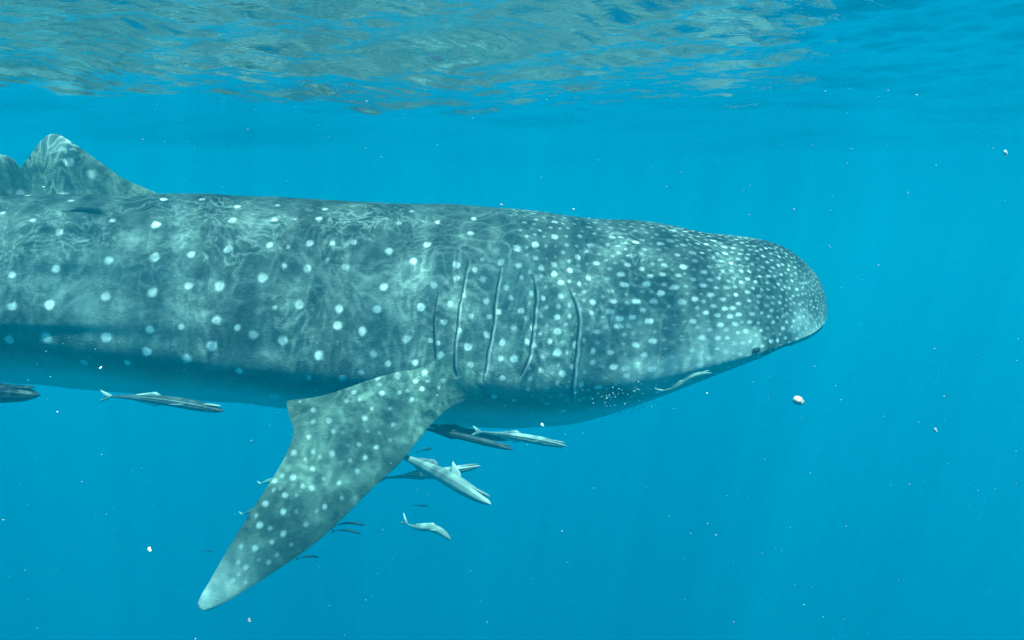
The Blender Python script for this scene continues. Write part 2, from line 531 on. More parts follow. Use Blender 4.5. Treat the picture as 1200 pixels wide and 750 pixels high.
xs = PF[:, 0]
row_lo = ug
for p, r, b in zip(centres, radii, bright):
    u_ = -p[0]
    i0, i1 = np.searchsorted(ug, [u_ - 2.2 * r - 0.02, u_ + 2.2 * r + 0.02])
    blk = PF[i0 * NT:i1 * NT]
    df = (blk - p) * (np.array([0.74, 1.2, 1.2]) if u_ < 1.3 else np.array([1.0, 1.0, 1.0]))
    d = np.linalg.norm(df, axis=1)
    m = d < 2.0 * r + 0.004
    ids = np.nonzero(m)[0]
    if len(ids) == 0:
        continue
    dd = d[ids] * (1 + 0.5 * (vnoise(blk[ids], 1.1 / r, 9) - 0.5))
    val = b * (1 - smooth(0.62 * r, 1.15 * r + 0.002, dd))
    spot[i0 * NT + ids] = np.maximum(spot[i0 * NT + ids], val)

spot = np.maximum(spot, np.clip(sum(rim_glints), 0, 0.8).ravel())
# belly: pale below the flank
pale = smooth(1.80, 2.35, thm) * smooth(0.0, 0.1, UU)
patch = smooth(0.42, 0.60, vnoise(PF * np.array([1, 1, 1.4]), 4.6, 31) * 0.75 + vnoise(PF, 13.0, 32) * 0.25).reshape(NU, NT)
cheek = smooth(1.0, 1.5, thm) * (1 - smooth(1.0, 1.35, UU)) * smooth(0.0, 0.03, UU)  # naturally pale lower cheek, its sunlit brightness also painted into the colour
pale = np.maximum(pale, cheek * (0.08 + 0.46 * patch))
back_dark = (1 - smooth(0.15, 0.75, thm)) * smooth(0.05, 0.3, UU)  # darker pigment along the midline of the back
V = np.vstack([PF, [[0.0005, 0, 0]]])
idx = np.arange(NU * NT).reshape(NU, NT)
q = np.stack([idx[:-1], np.roll(idx[:-1], -1, 1), np.roll(idx[1:], -1, 1), idx[1:]], -1).reshape(-1, 4)
tip = NU * NT
t_n = np.stack([np.full(NT, tip), np.roll(idx[0], -1), idx[0]], -1)
t_e = np.stack([idx[-1, 1:-1], np.full(NT - 2, idx[-1, 0]), idx[-1, 2:]], -1)[:, [1, 0, 2]]
body_me = mesh_np('body', V, q, np.vstack([t_n, t_e]))
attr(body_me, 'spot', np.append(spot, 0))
attr(body_me, 'pale', np.append(pale.ravel(), 0.5))
attr(body_me, 'back_pigment', np.append(back_dark.ravel(), 0))


def skin_material(name, dark, mid, use_pale=True, blotch=2.6, calm=0.62):
    k = N(name)
    tc = k.n('ShaderNodeTexCoord').outputs['Object']
    st = k.mapping(tc, (1.0, 1.0, 1.5))
    b1 = k.ramp(k.noise(st, blotch, 4.0, 0.6, 0.5), 0.36, 0.68)
    b2 = k.ramp(k.noise(tc, blotch * 4.5, 5.0, 0.65, 0.3), 0.40, 0.72)
    b3 = k.ramp(k.noise(k.mapping(tc, (0.55, 1, 1.2)), 75.0, 4.0, 0.75), 0.38, 0.66)
    mot = k.math('ADD', k.math('MULTIPLY', b1, 0.42), k.math('ADD', k.math('MULTIPLY', b2, 0.34), k.math('MULTIPLY', b3, 0.22)))
    soft = k.math('ADD', k.math('MULTIPLY', k.ramp(mot, 0.10, 0.78), calm), (1 - calm) * 0.42) if calm < 1 else k.ramp(mot, 0.10, 0.78)
    colr = k.mix(soft, dark, mid)
    if use_pale:
        colr = k.mix(k.math('MULTIPLY', k.attr('pale'), 0.85), colr, (0.66, 0.72, 0.66, 1))
    colr = k.mix(k.math('MULTIPLY', k.attr('back_pigment'), 0.55), colr, dark)
    sp_ = k.attr('spot')
    grain = k.math('ADD', 0.82, k.math('MULTIPLY', k.noise(tc, 160.0, 2.0), 0.36))
    spf = k.math('MINIMUM', k.math('MULTIPLY', sp_, grain), 1.0)
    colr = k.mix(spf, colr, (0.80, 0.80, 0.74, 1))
    hb = k.math('ADD', k.math('MULTIPLY', k.noise(tc, 45.0, 4.0, 0.6), 0.6), k.noise(tc, 210.0, 2.0, 0.6))
    bm = k.n('ShaderNodeBump', {'Strength': 0.6, 'Distance': 0.005, 'Height': hb}).outputs[0]
    bs = k.n('ShaderNodeBsdfPrincipled', {'Base Color': colr, 'Roughness': 0.55, 'Specular IOR Level': 0.18, 'Normal': bm}).outputs[0]
    k.surf(bs)
    return k.m


SKIN = skin_material('shark_skin', (0.024, 0.045, 0.045, 1), (0.215, 0.270, 0.242, 1))
body = link('body', body_me, SKIN, shark)


def grid_point(th, u, lift=0.0, far=False):
    i = np.clip(np.interp(u, ug, np.arange(NU)), 0, NU - 2)
    j = np.clip(np.interp(th, th_near, np.arange(NEAR)), 0, NEAR - 2)
    a, b = int(i), int(j)
    fa, fb = i - a, j - b
    w4 = ((1 - fa) * (1 - fb), fa * (1 - fb), (1 - fa) * fb, fa * fb)
    ids = ((a, b), (a + 1, b), (a, b + 1), (a + 1, b + 1))
    p = sum(w_ * P[q_] for w_, q_ in zip(w4, ids))
    n = sum(w_ * NRM2[q_] for w_, q_ in zip(w4, ids))
    n = n / np.linalg.norm(n)
    p = p + n * lift
    if far:
        p = p * np.array([1, -1, 1]); n = n * np.array([1, -1, 1])
    return p, n


# ------------------------------------------------------------------ shark parts
def simple_mat(name, colr, rough=0.5, noise_scale=30, var=0.25, spec=0.3):
    k = N(name)
    tc = k.n('ShaderNodeTexCoord').outputs['Object']
    f = k.noise(tc, noise_scale, 4.0)
    a = tuple(min(1, v * (1 - var)) for v in colr[:3]) + (1,)
    b = tuple(min(1, v * (1 + var)) for v in colr[:3]) + (1,)
    bs = k.n('ShaderNodeBsdfPrincipled', {'Base Color': k.mix(f, a, b), 'Roughness': rough, 'Specular IOR Level': spec}).outputs[0]
    return k.surf(bs)


DARK = simple_mat('opening_shade', (0.012, 0.02, 0.024), 0.7)  # shade inside the gill slits put into a dark colour; nostrils share it
EYE = simple_mat('eye_dark', (0.012, 0.016, 0.018), 0.4, 10, 0.1, 0.2)
LID = simple_mat('eye_rim', (0.09, 0.11, 0.11), 0.6)

for far in (False, True):
    for gt, gu in gills:
        n = 60
        ts = np.linspace(gt[0], gt[-1], n)
        rows = []
        for k_, t in enumerate(ts):
            u = np.interp(t, gt, gu)
            taper = math.sin(math.pi * min(1, max(0, k_ / (n - 1)))) ** 0.5
            hw = 0.0004 + 0.0013 * taper
            rows.append([grid_point(t, u + 0.003 + o * hw, l, far)[0] for o, l in ((-2.0, -0.006), (-0.7, 0.0035), (0.8, 0.0035), (2.0, -0.006))])
        rows = np.array(rows)
        ii = np.arange(n * 4).reshape(n, 4)
        qq = np.stack([ii[:-1, :-1], ii[1:, :-1], ii[1:, 1:], ii[:-1, 1:]], -1).reshape(-1, 4)
        link('gill_slit', mesh_np('gill_slit', rows.reshape(-1, 3), qq), DARK, shark)


def ball(name, centre, axes, mat, parent, nseg=20, nring=12, rough=0.0):
    """Ellipsoid from three axis vectors."""
    V, Q, T = [], [], []
    A = np.array(axes)
    for i in range(1, nring):
        a = math.pi * i / nring
        for j in range(nseg):
            b = 2 * math.pi * j / nseg
            d = np.array([math.sin(a) * math.cos(b), math.sin(a) * math.sin(b), math.cos(a)])
            V.append(np.array(centre) + d @ A * (1 + rough * random.uniform(-1, 1)))
    V.append(np.array(centre) + A[2]); V.append(np.array(centre) - A[2])
    for i in range(nring - 2):
        for j in range(nseg):
            k_ = (j + 1) % nseg
            Q.append((i * nseg + j, (i + 1) * nseg + j, (i + 1) * nseg + k_, i * nseg + k_))
    for j in range(nseg):
        k_ = (j + 1) % nseg
        T.append((len(V) - 2, j, k_))
        T.append((len(V) - 1, (nring - 2) * nseg + k_, (nring - 2) * nseg + j))
    return link(name, mesh_np(name, V, Q, T), mat, parent)


(ei, ej), _ = surf_at(886, 411)
(ni, nj), _ = surf_at(927, 405)
for far in (False, True):
    p, n = grid_point(thg[ej], ug[ei], 0.0, far)
    t1 = np.cross(n, [0, 0, 1.0]); t1 /= np.linalg.norm(t1); t2 = np.cross(t1, n)
    e = ball('eye', p - n * 0.006, [t1 * 0.016, t2 * 0.011, n * 0.016], EYE, shark)
    # a raised rim of skin round the eye
    rim = []
    for a in np.linspace(0, 2 * math.pi, 28, endpoint=False):
        for b in np.linspace(0, 2 * math.pi, 8, endpoint=False):
            rr = 1 + 0.13 * math.cos(b)
            rim.append(p + t1 * 0.020 * rr * math.cos(a) + t2 * 0.015 * rr * math.sin(a) + n * (0.006 * math.sin(b)))
    ii = np.arange(28 * 8).reshape(28, 8)
    qq = np.stack([ii, np.roll(ii, -1, 0), np.roll(np.roll(ii, -1, 0), -1, 1), np.roll(ii, -1, 1)], -1).reshape(-1, 4)
    link('eye_rim', mesh_np('eye_rim', rim, qq), LID, e)
    p, n = grid_point(thg[nj], ug[ni], 0.0, far)
    t1 = np.cross(n, [0, 0, 1.0]); t1 /= np.linalg.norm(t1); t2 = np.cross(t1, n)
    ball('nostril', p - n * 0.004, [t1 * 0.024 + t2 * 0.004, t2 * 0.009, n * 0.008], DARK, shark)


def loft_fin(name, lead, trail, thick, mat, parent, spots=None, ns=150, nc=64, root_flare=0.0, wav=0.004, conform=None):
    """A fin between a leading-edge and a trailing-edge curve (local points), aerofoil in section."""
    L, T = catmull(lead, ns), catmull(trail, ns)
    ts = np.linspace(0, 1, ns)
    cs = 0.5 - 0.5 * np.cos(np.linspace(0, math.pi, nc))
    base = L[:, None, :] * (1 - cs)[None, :, None] + T[:, None, :] * cs[None, :, None]
    du = np.gradient(base, axis=0); dc = np.gradient(base, axis=1)
    n = np.cross(du, dc)
    n = n.reshape(-1, 3).sum(0); n /= np.linalg.norm(n)
    prof = 2.6 * (np.sqrt(np.clip(cs, 0, 1)) * (1 - cs) * 0.55 + 0.12 * np.sin(math.pi * cs))
    th = thick * (1 - 0.82 * ts ** 0.8)[:, None] * prof[None, :] * np.minimum(1, (1 - ts) / 0.03)[:, None] ** 0.5
    th = th + root_flare * np.exp(-ts / 0.07)[:, None] * np.sin(math.pi * cs)[None, :] ** 0.7
    rip = (vnoise(base.reshape(-1, 3), 7.0, 21) - 0.5) * wav * 2 + (vnoise(base.reshape(-1, 3), 26.0, 22) - 0.5) * wav * 0.5
    rip = rip.reshape(ns, nc) * np.minimum(1, np.minimum(cs, 1 - cs) / 0.08)[None, :]
    A = base + n * (th + rip)[..., None]
    B = base - n * (th - rip)[..., None]
    if conform is not None:
        sgn = 1.0 if n[1] < 0 else -1.0
        for i in range(ns):
            wgt = 1 - float(smooth(0.09, 0.40, ts[i]))
            if wgt <= 0:
                break
            for j in range(nc):
                for G_, off in ((A, 0.006 if sgn > 0 else -0.02), (B, 0.006 if sgn < 0 else -0.02)):
                    lo, no, _, _ = conform.find_nearest(Vector(G_[i, j]))
                    if no[1] > 0:
                        no = -no
                    fall = 1 if off < 0 else min(1, ts[i] / 0.10) * min(1, 6 * min(cs[j], 1 - cs[j]) + 0.15)
                    tgt = np.array(lo) + np.array(no) * (off * fall - (0.004 if fall < 0.05 else 0))
                    G_[i, j] = G_[i, j] * (1 - wgt) + tgt * wgt
    V = np.concatenate([A.reshape(-1, 3), B.reshape(-1, 3)])
    ii = np.arange(ns * nc).reshape(ns, nc)
    q1 = np.stack([ii[:-1, :-1], ii[1:, :-1], ii[1:, 1:], ii[:-1, 1:]], -1).reshape(-1, 4)
    q2 = q1[:, ::-1] + ns * nc
    o = ns * nc
    ed = []
    for row in (0, ns - 1):
        a = ii[row]
        ed.append(np.stack([a[:-1], a[1:], a[1:] + o, a[:-1] + o], -1))
    for c_ in (0, nc - 1):
        a = ii[:, c_]
        ed.append(np.stack([a[:-1], a[1:], a[1:] + o, a[:-1] + o], -1))
    me = mesh_np(name, V, np.vstack([q1, q2] + ed))
    import bmesh
    bm = bmesh.new(); bm.from_mesh(me)
    bmesh.ops.remove_doubles(bm, verts=bm.verts, dist=0.0002)
    bmesh.ops.recalc_face_normals(bm, faces=bm.faces)
    bm.to_mesh(me); bm.free()
    for p_ in me.polygons:
        p_.use_smooth = True
    V = np.empty(len(me.vertices) * 3, np.float32); me.vertices.foreach_get('co', V); V = V.reshape(-1, 3)
    sv = np.zeros(len(V))
    if spots is not None:
        for p_, r, b in spots:
            kk = np.argmin(np.linalg.norm(base.reshape(-1, 3) - p_, axis=1))
            d = np.minimum(np.linalg.norm(V - A.reshape(-1, 3)[kk], axis=1), np.linalg.norm(V - B.reshape(-1, 3)[kk], axis=1))
            ids = np.nonzero(d < 2.2 * r + 0.004)[0]
            dd = d[ids] * (1 + 0.45 * (vnoise(V[ids], 0.9 / r, 9) - 0.5))
            sv[ids] = np.maximum(sv[ids], b * (1 - smooth(0.55 * r, 1.3 * r + 0.002, dd)))
    attr(me, 'spot', sv)
    tl = np.linalg.norm(V - L[-1], axis=1) / np.linalg.norm(L[-1] - L[0])
    attr(me, 'pale', 0.55 * (1 - smooth(0.03, 0.24, tl)))
    return link(name, me, mat, parent)


# -- pectoral fin on the near side
from mathutils.bvhtree import BVHTree
ia, ib = np.searchsorted(ug, [0.9, 3.0])
sub = P[ia:ib, :NEAR]
sn = np.arange(sub.shape[0] * NEAR).reshape(-1, NEAR)
sq = np.stack([sn[:-1, :-1], sn[1:, :-1], sn[1:, 1:], sn[:-1, 1:]], -1).reshape(-1, 4)
body_bvh = BVHTree.FromPolygons(sub.reshape(-1, 3).tolist(), sq.tolist())
def lp(x, y, Yd):
    return to_local(at(x, y, Yd))


lead = [lp(572, 470, 3.68), lp(565, 483, 3.60), lp(551, 492, 3.52), lp(520, 508, 3.45), lp(480, 535, 3.38), lp(440, 569, 3.30), lp(405, 604, 3.23), lp(370, 636, 3.17), lp(335, 661, 3.11), lp(300, 684, 3.06), lp(268, 704, 3.02), lp(250, 713, 3.0), lp(240, 716, 2.99), lp(235, 714, 2.99)]
trail = [lp(528, 408, 3.66), lp(514, 420, 3.60), lp(496, 430, 3.54), lp(470, 438, 3.49), lp(440, 447, 3.47), lp(400, 459, 3.45), lp(365, 466, 3.43), lp(340, 469, 3.42), lp(336, 473, 3.41), lp(339, 488, 3.38), lp(344, 505, 3.35), lp(338, 526, 3.31), lp(322, 556, 3.25), lp(300, 590, 3.19), lp(280, 622, 3.13), lp(262, 652, 3.08), lp(246, 680, 3.03), lp(236, 697, 3.0), lp(232, 707, 2.99), lp(233, 713, 2.99)]
FS = """441 447 5 465 446 5.5 498 440 5.5 517 453 4.5 413 463 4 405 473 4 444 456 4 447 468 5 465 473 4 492 468 5 485 456 4 478 485 4 367 480 4.5
350 471 3 386 493 5 426 496 4.5 366 496 4 389 508 4 401 508 3 363 513 4 460 507 4 443 512 3 388 531 5.5 366 531 4 344 532 5 420 520 4 407 523 3
440 526 4 427 537 4 367 549 4 417 553 4 343 561 5.5 396 567 4 354 569 4 357 538 3 374 536 3 323 563 4 333 557 4 364 573 5 334 581 4.5 311 590 5
334 599 5 396 569 4 381 594 4.5 347 582 3 303 617 5.5 317 620 4 358 615 4.5 331 627 5 299 643 5 282 641 4 317 637 4 290 664 4.5 315 659 4
278 660 4 281 673 3 286 683 3 273 680 4 304 656 3 328 572 3 320 575 3 435 485 3 455 490 3 420 474 3 430 506 3 409 540 3 380 560 3 300 605 3 340 640 3
456 520 3 475 470 3 500 455 3 510 470 3 400 585 3.5 370 600 3 348 600 3 325 650 3"""
fs = np.array(FS.split(), float).reshape(-1, 3)
Lc, Tc = catmull(lead, 120), catmull(trail, 120)
gridc = Lc[:, None] * (1 - np.linspace(0, 1, 60))[None, :, None] + Tc[:, None] * np.linspace(0, 1, 60)[None, :, None]
gf = gridc.reshape(-1, 3)
gx_, gy_ = project(to_world(gf))
fin_spots = []
for x, y, r in fs:
    i = np.argmin((gx_ - x) ** 2 + (gy_ - y) ** 2)
    p = gf[i]
    fin_spots.append((p, (r * 0.64) * to_world(p)[1] / F, (0.3 + 0.55 * min(1, (r - 2.5) / 2.5)) * random.uniform(0.7, 1)))
FIN = skin_material('fin_skin', (0.040, 0.070, 0.060, 1), (0.20, 0.265, 0.21, 1), blotch=3.0, calm=0.7)
loft_fin('pectoral_fin', lead, trail, 0.036, FIN, shark, fin_spots, ns=260, nc=110, root_flare=0.03, conform=body_bvh)
# the other pectoral fin, held flatter on the far side
mir = lambda p: np.array([p[0], -p[1], p[2]])
lead2 = [mir(p) for p in lead]; trail2 = [mir(p) for p in trail]
root = mir(to_local(at(520, 455, 3.7)))


def flatten(p):
    d = p - root
    return root + np.array([d[0] * 0.95, max(d[1], -0.3) * 1.2, d[2] * 0.42])


loft_fin('pectoral_fin', [flatten(p) for p in lead2], [flatten(p) for p in trail2], 0.036, FIN, shark, None, ns=60, nc=30, root_flare=0.03)


# -- dorsal fins, set in the mid plane of the back
def mid(x, y):
    u = u_of(x)
    return np.array([-u, 0.0, z_of(x, y)])


lead = [mid(212, 250), mid(196, 231), mid(172, 219), mid(150, 209), mid(128, 193), mid(108, 178), mid(94, 168), mid(82, 160), mid(75, 157)]
trail = [mid(-30, 255), mid(-24, 232), mid(-2, 222), mid(20, 210), mid(32, 196), mid(44, 181), mid(54, 168), mid(62, 160), mid(68, 157)]
dsp = [(mid(x, y) + np.array([0, -0.03, 0]), 0.02, 0.6) for x, y in ((83, 230), (33, 228), (115, 205), (90, 190))]
loft_fin('dorsal_fin', lead, trail, 0.050, FIN, shark, dsp, ns=150, nc=90, root_flare=0.06)
lead = [mid(36, 245), mid(36, 225), mid(34, 206), mid(29, 193), mid(20, 184), mid(6, 180)]
trail = [mid(-150, 245), mid(-140, 225), mid(-110, 205), mid(-60, 190), mid(-30, 183), mid(-10, 180)]
loft_fin('second_dorsal_fin', lead, trail, 0.028, FIN, shark, None, ns=60, nc=40, root_flare=0.03)
# -- pelvic, anal and caudal fins, behind the frame
zb = lambda u: float(pchip(bu, bz, np.array([u]))[0])
zt = lambda u: float(pchip(tu, tz, np.array([u]))[0])
for sgn in (-1, 1):
    lead = [np.array([-5.15, sgn * 0.10, zb(5.15) + 0.06]), np.array([-5.35, sgn * 0.26, zb(5.2) - 0.06]), np.array([-5.6, sgn * 0.36, zb(5.2) - 0.16])]
    trail = [np.array([-5.6, sgn * 0.06, zb(5.5) + 0.06]), np.array([-5.65, sgn * 0.16, zb(5.4) - 0.02]), np.array([-5.65, sgn * 0.35, zb(5.2) - 0.16])]
    loft_fin('pelvic_fin', lead, trail, 0.02, FIN, shark, None, ns=40, nc=24)
lead = [np.array([-6.1, 0, zb(6.1) + 0.05]), np.array([-6.3, 0, zb(6.2) - 0.10]), np.array([-6.5, 0, zb(6.3) - 0.2])]
trail = [np.array([-6.5, 0, zb(6.5) + 0.05]), np.array([-6.5, 0, zb(6.4) - 0.08]), np.array([-6.55, 0, zb(6.3) - 0.2])]
loft_fin('anal_fin', lead, trail, 0.015, FIN, shark, None, ns=30, nc=20)
zc = (zt(7.2) + zb(7.2)) / 2
lead = [np.array([-7.5, 0, zc - 0.62]), np.array([-7.2, 0, zc - 0.3]), np.array([-6.95, 0, zc]), np.array([-7.35, 0, zc + 0.2]), np.array([-7.8, 0, zc + 0.3]), np.array([-8.3, 0, zc + 0.34])]
trail = [np.array([-7.55, 0, zc - 0.62]), np.array([-7.55, 0, zc - 0.34]), np.array([-7.55, 0, zc - 0.06]), np.array([-7.7, 0, zc + 0.06]), np.array([-8.0, 0, zc + 0.2]), np.array([-8.33, 0, zc + 0.33])]
loft_fin('caudal_fin', lead, trail, 0.03, FIN, shark, None, ns=60, nc=30)

# ------------------------------------------------------------------ fish
def fish_material(name, back, stripe, edge, belly):
    k = N(name)
    s_ = k.attr('round')                     # 0 on the back .. 1 under the belly
    tc = k.n('ShaderNodeTexCoord').outputs['Object']
    sn = k.math('ADD', s_, k.math('MULTIPLY', k.math('SUBTRACT', k.noise(tc, 25.0, 3.0), 0.5), 0.08))
    r = k.n('ShaderNodeValToRGB', {0: sn})
    cr = r.color_ramp
    stops = [(0.0, back), (0.24, back), (0.31, edge), (0.37, stripe), (0.52, stripe), (0.58, edge), (0.66, belly), (1.0, belly)]
    while len(cr.elements) < len(stops):
        cr.elements.new(0.5)
    for e_, (p_, c_) in zip(cr.elements, stops):
        e_.position = p_
        e_.color = tuple(c_) + (1,)
    bs = k.n('ShaderNodeBsdfPrincipled', {'Base Color': r.outputs[0], 'Roughness': 0.5, 'Specular IOR Level': 0.2}).outputs[0]
    return k.surf(bs)


REMORA = fish_material('remora_striped', (0.42, 0.48, 0.44), (0.05, 0.075, 0.075), (0.62, 0.68, 0.62), (0.22, 0.26, 0.27))
REMORA_PALE = fish_material('remora_pale', (0.40, 0.48, 0.42), (0.26, 0.33, 0.30), (0.44, 0.52, 0.46), (0.25, 0.32, 0.3))
REMORA_DARK = fish_material('remora_dark', (0.03, 0.045, 0.05), (0.015, 0.02, 0.025), (0.10, 0.13, 0.14), (0.05, 0.07, 0.08))
REMORA_LINE = fish_material('remora_lined', (0.05, 0.075, 0.08), (0.04, 0.06, 0.065), (0.30, 0.35, 0.35), (0.12, 0.16, 0.17))
FISH_PALE = fish_material('fish_silver', (0.20, 0.27, 0.25), (0.28, 0.35, 0.32), (0.34, 0.4, 0.36), (0.32, 0.38, 0.35))
FINPALE = simple_mat('fish_fin_pale', (0.46, 0.54, 0.48), 0.5)
FINWHITE = simple_mat('fish_fin_white', (0.70, 0.76, 0.70), 0.5)
FINMID = simple_mat('fish_fin_grey', (0.25, 0.30, 0.30), 0.5)
FINDARK = simple_mat('fish_fin_dark', (0.03, 0.045, 0.05), 0.5)


def slab(name, outline, nrm, thick, mat, parent):
    """Small fin: outline lens-shaped in section, thickest along its middle."""
    O = np.array(outline); n = np.array(nrm) / np.linalg.norm(nrm)
    c_ = O.mean(0)
    k_ = len(O)
    I = c_ + (O - c_) * 0.6
    V = np.vstack([O, I + n * thick, I - n * thick, [c_ + n * thick * 1.2], [c_ - n * thick * 1.2]])
    Q, T = [], []
    for i in range(k_):
        j = (i + 1) % k_
        Q.append((i, j, k_ + j, k_ + i)); Q.append((j, i, 2 * k_ + i, 2 * k_ + j))
        T.append((3 * k_, k_ + i, k_ + j)); T.append((3 * k_ + 1, 2 * k_ + j, 2 * k_ + i))
    me = mesh_np(name, V, Q, T)
    attr(me, 'round', np.full(len(V), 0.31))
    return link(name, me, mat, parent)


def fish(name, label, cat, tail, nose, height, mat, finmat, group=None, bend=(0, 0), width=0.85, kind='remora', up=(0, 0, 1), roll=0.0, tiny=False, pec=(0.55, -0.05)):
    """tail and nose are (x, y, Y); height is the greatest body depth in metres; bend = (sideways, upward) bow."""
    A, B = at(*tail), at(*nose)
    D = B - A
    Lg = np.linalg.norm(D)
    d = D / Lg
    sd = np.cross(d, np.array(up, float)); sd /= np.linalg.norm(sd)
    upv = np.cross(sd, d)
    if roll:
        sd, upv = sd * math.cos(roll) + upv * math.sin(roll), upv * math.cos(roll) - sd * math.sin(roll)
    root_ = empty(name, Vector(A))
    tag(root_, label, cat, group)
    tf = 0.11 if kind == 'remora' else 0.15           # tail fin share
    nb, nr = (40, 20) if not tiny else (16, 10)
    ts = np.linspace(tf * 0.75, 1, nb)

    def spine(t):
        if len(bend) > 2:
            return d * (t * Lg) + upv * (-bend[2] * math.sin(2 * math.pi * t ** 0.85))
        return d * (t * Lg) + sd * (bend[0] * math.sin(math.pi * t)) + upv * (bend[1] * math.sin(math.pi * t * (2 if kind == 'wavy' else 1)))

    if kind == 'remora' or kind == 'wavy':
        hp = lambda t: np.interp(t, [0, 0.1, 0.3, 0.55, 0.75, 0.9, 0.97, 1.0], [0.15, 0.2, 0.55, 0.95, 1.0, 0.72, 0.36, 0.05])
        wp = lambda t: np.interp(t, [0, 0.1, 0.3, 0.55, 0.75, 0.9, 0.97, 1.0], [0.06, 0.1, 0.45, 0.85, 1.0, 0.95, 0.62, 0.08])
    else:
        hp = lambda t: np.interp(t, [0, 0.12, 0.22, 0.4, 0.65, 0.8, 0.92, 0.98, 1.0], [0.14, 0.14, 0.3, 0.75, 1.0, 0.95, 0.66, 0.34, 0.1])
        wp = lambda t: np.interp(t, [0, 0.12, 0.4, 0.65, 0.8, 0.92, 0.98, 1.0], [0.08, 0.12, 0.6, 0.95, 1.0, 0.75, 0.4, 0.1])
    V, Rn = [], []
    for t in ts:
        for k_ in range(nr):
            a = 2 * math.pi * k_ / nr
            V.append(spine(t) + upv * (math.cos(a) * hp(t) * height / 2) + sd * (math.sin(a) * wp(t) * height * width / 2))
            Rn.append((1 - math.cos(a)) / 2)
    V += [spine(ts[0]), spine(1.0) + d * 0.002]
    Rn += [0.5, 0.5]
    ii = np.arange(nb * nr).reshape(nb, nr)
    Q = np.stack([ii[:-1], ii[1:], np.roll(ii[1:], -1, 1), np.roll(ii[:-1], -1, 1)], -1).reshape(-1, 4)
    T = [(nb * nr, ii[0, (k_ + 1) % nr], ii[0, k_]) for k_ in range(nr)] + [(nb * nr + 1, ii[-1, k_], ii[-1, (k_ + 1) % nr]) for k_ in range(nr)]
    me = mesh_np('body', V, Q, np.array(T)[:, ::-1])
    me.flip_normals() if False else None
    attr(me, 'round', Rn)
    link('body', me, mat, root_)
    h = height
    s0, s1 = spine(0), spine(tf)
    e = spine(tf * 0.55)
    sail = finmat
    if pec[1] > 0.5:
        finmat = FINMID
    sp_ = 0.62 if kind != 'jack' else 0.75
    slab('tail_fin', [s1 + upv * h * 0.08, s0 + upv * h * sp_, s0 + upv * h * (sp_ - 0.12) - d * 0.002 * Lg, e + upv * h * 0.05, e - upv * h * 0.05, s0 - upv * h * (sp_ - 0.12), s0 - upv * h * sp_, s1 - upv * h * 0.08], sd, 0.0018 + 0.01 * h, finmat, root_)
    if tiny:
        return root_
    if kind in ('remora', 'wavy'):
        a0, a1 = 0.27, 0.52
        slab('dorsal_fin', [spine(a0) + upv * hp(a0) * h * .42, spine(a0 + .03) + upv * h * (hp(a0) * .5 + .08), spine(a1 - .07) + upv * h * (hp(a1) * .5 + .26), spine(a1) + upv * h * hp(a1) * .42], sd, 0.0015 + .008 * h, finmat, root_)
        slab('anal_fin', [spine(a0) - upv * hp(a0) * h * .42, spine(a0 + .03) - upv * h * (hp(a0) * .5 + .08), spine(a1 - .07) - upv * h * (hp(a1) * .5 + .22), spine(a1) - upv * h * hp(a1) * .42], sd, 0.0015 + .008 * h, finmat, root_)
        ball('sucker_disc', spine(0.88) + upv * h * hp(0.88) * 0.46, [d * Lg * 0.095, sd * h * width * 0.36, upv * h * 0.07], finmat, root_, 18, 8)
    else:
        slab('dorsal_fin', [spine(.25) + upv * hp(.25) * h * .4, spine(.3) + upv * h * .42, spine(.6) + upv * h * .72, spine(.68) + upv * h * .45], sd, 0.0012, finmat, root_)
        slab('anal_fin', [spine(.25) - upv * hp(.25) * h * .4, spine(.3) - upv * h * .42, spine(.48) - upv * h * .6, spine(.55) - upv * h * .42], sd, 0.0012, finmat, root_)
    for sg in (-1, 1):
        b0 = spine(0.72) + sd * sg * wp(.72) * h * width * .46
        if pec[1] > 0.5 and sg > 0:
            continue
        if pec[1] > 0.5:
            slab('pectoral_fin', [b0, b0 - d * Lg * .06 + upv * h * pec[1] * .62 - sd * sg * h * .1, b0 - d * Lg * .15 + upv * h * pec[1] - sd * sg * h * .1, b0 - d * Lg * .16 + upv * h * pec[1] * .8, b0 - d * Lg * .13 + upv * h * .1], np.cross(d, upv), 0.002, sail, root_)
        else: slab('pectoral_fin', [b0, b0 - d * Lg * .03 + sd * sg * h * .25 + upv * h * .1, b0 - d * Lg * .13 + sd * sg * h * pec[0] + upv * h * pec[1], b0 - d * Lg * .08 + sd * sg * h * .12 - upv * h * .12], np.cross(d, sd * sg + upv * .15), 0.0015 + .006 * h, finmat, root_)
        ball('eye', spine(0.945) + sd * sg * wp(.945) * h * width * .46, [d * h * .07, upv * h * .07, sd * h * .05], EYE, root_, 10, 6)
    return root_


G = 'remoras riding with the whale shark'
fish('remora', 'slim white lined remora with an open forked tail, just right of the pectoral fin root', 'remora', (553, 505, 3.35), (664, 523, 3.45), 0.036, REMORA, FINPALE, G, bend=(0, 0.006))
fish('remora', 'large pale remora nose down below the pectoral fin, side fin raised like a sail', 'remora', (452, 526, 3.50), (575, 591, 3.15), 0.060, REMORA_PALE, FINWHITE, G, bend=(0, 0.012), roll=0.35, pec=(0.3, 1.15))
fish('remora', 'narrow striped remora crossing behind the large pale remora', 'remora', (440, 561, 3.55), (563, 546, 3.5), 0.036, REMORA, FINMID, G, bend=(0, -0.006))
fish('remora', 'dark remora half hidden behind the pectoral fin root, upper of the dark pair', 'remora', (480, 495, 3.75), (596, 516, 3.8), 0.036, REMORA_DARK, FINDARK, G, bend=(0, 0.004))
fish('remora', 'dark remora at the pectoral fin root, lower of the dark pair', 'remora', (470, 497, 3.6), (602, 527, 3.62), 0.032, REMORA_DARK, FINDARK, G, bend=(0, 0.006))
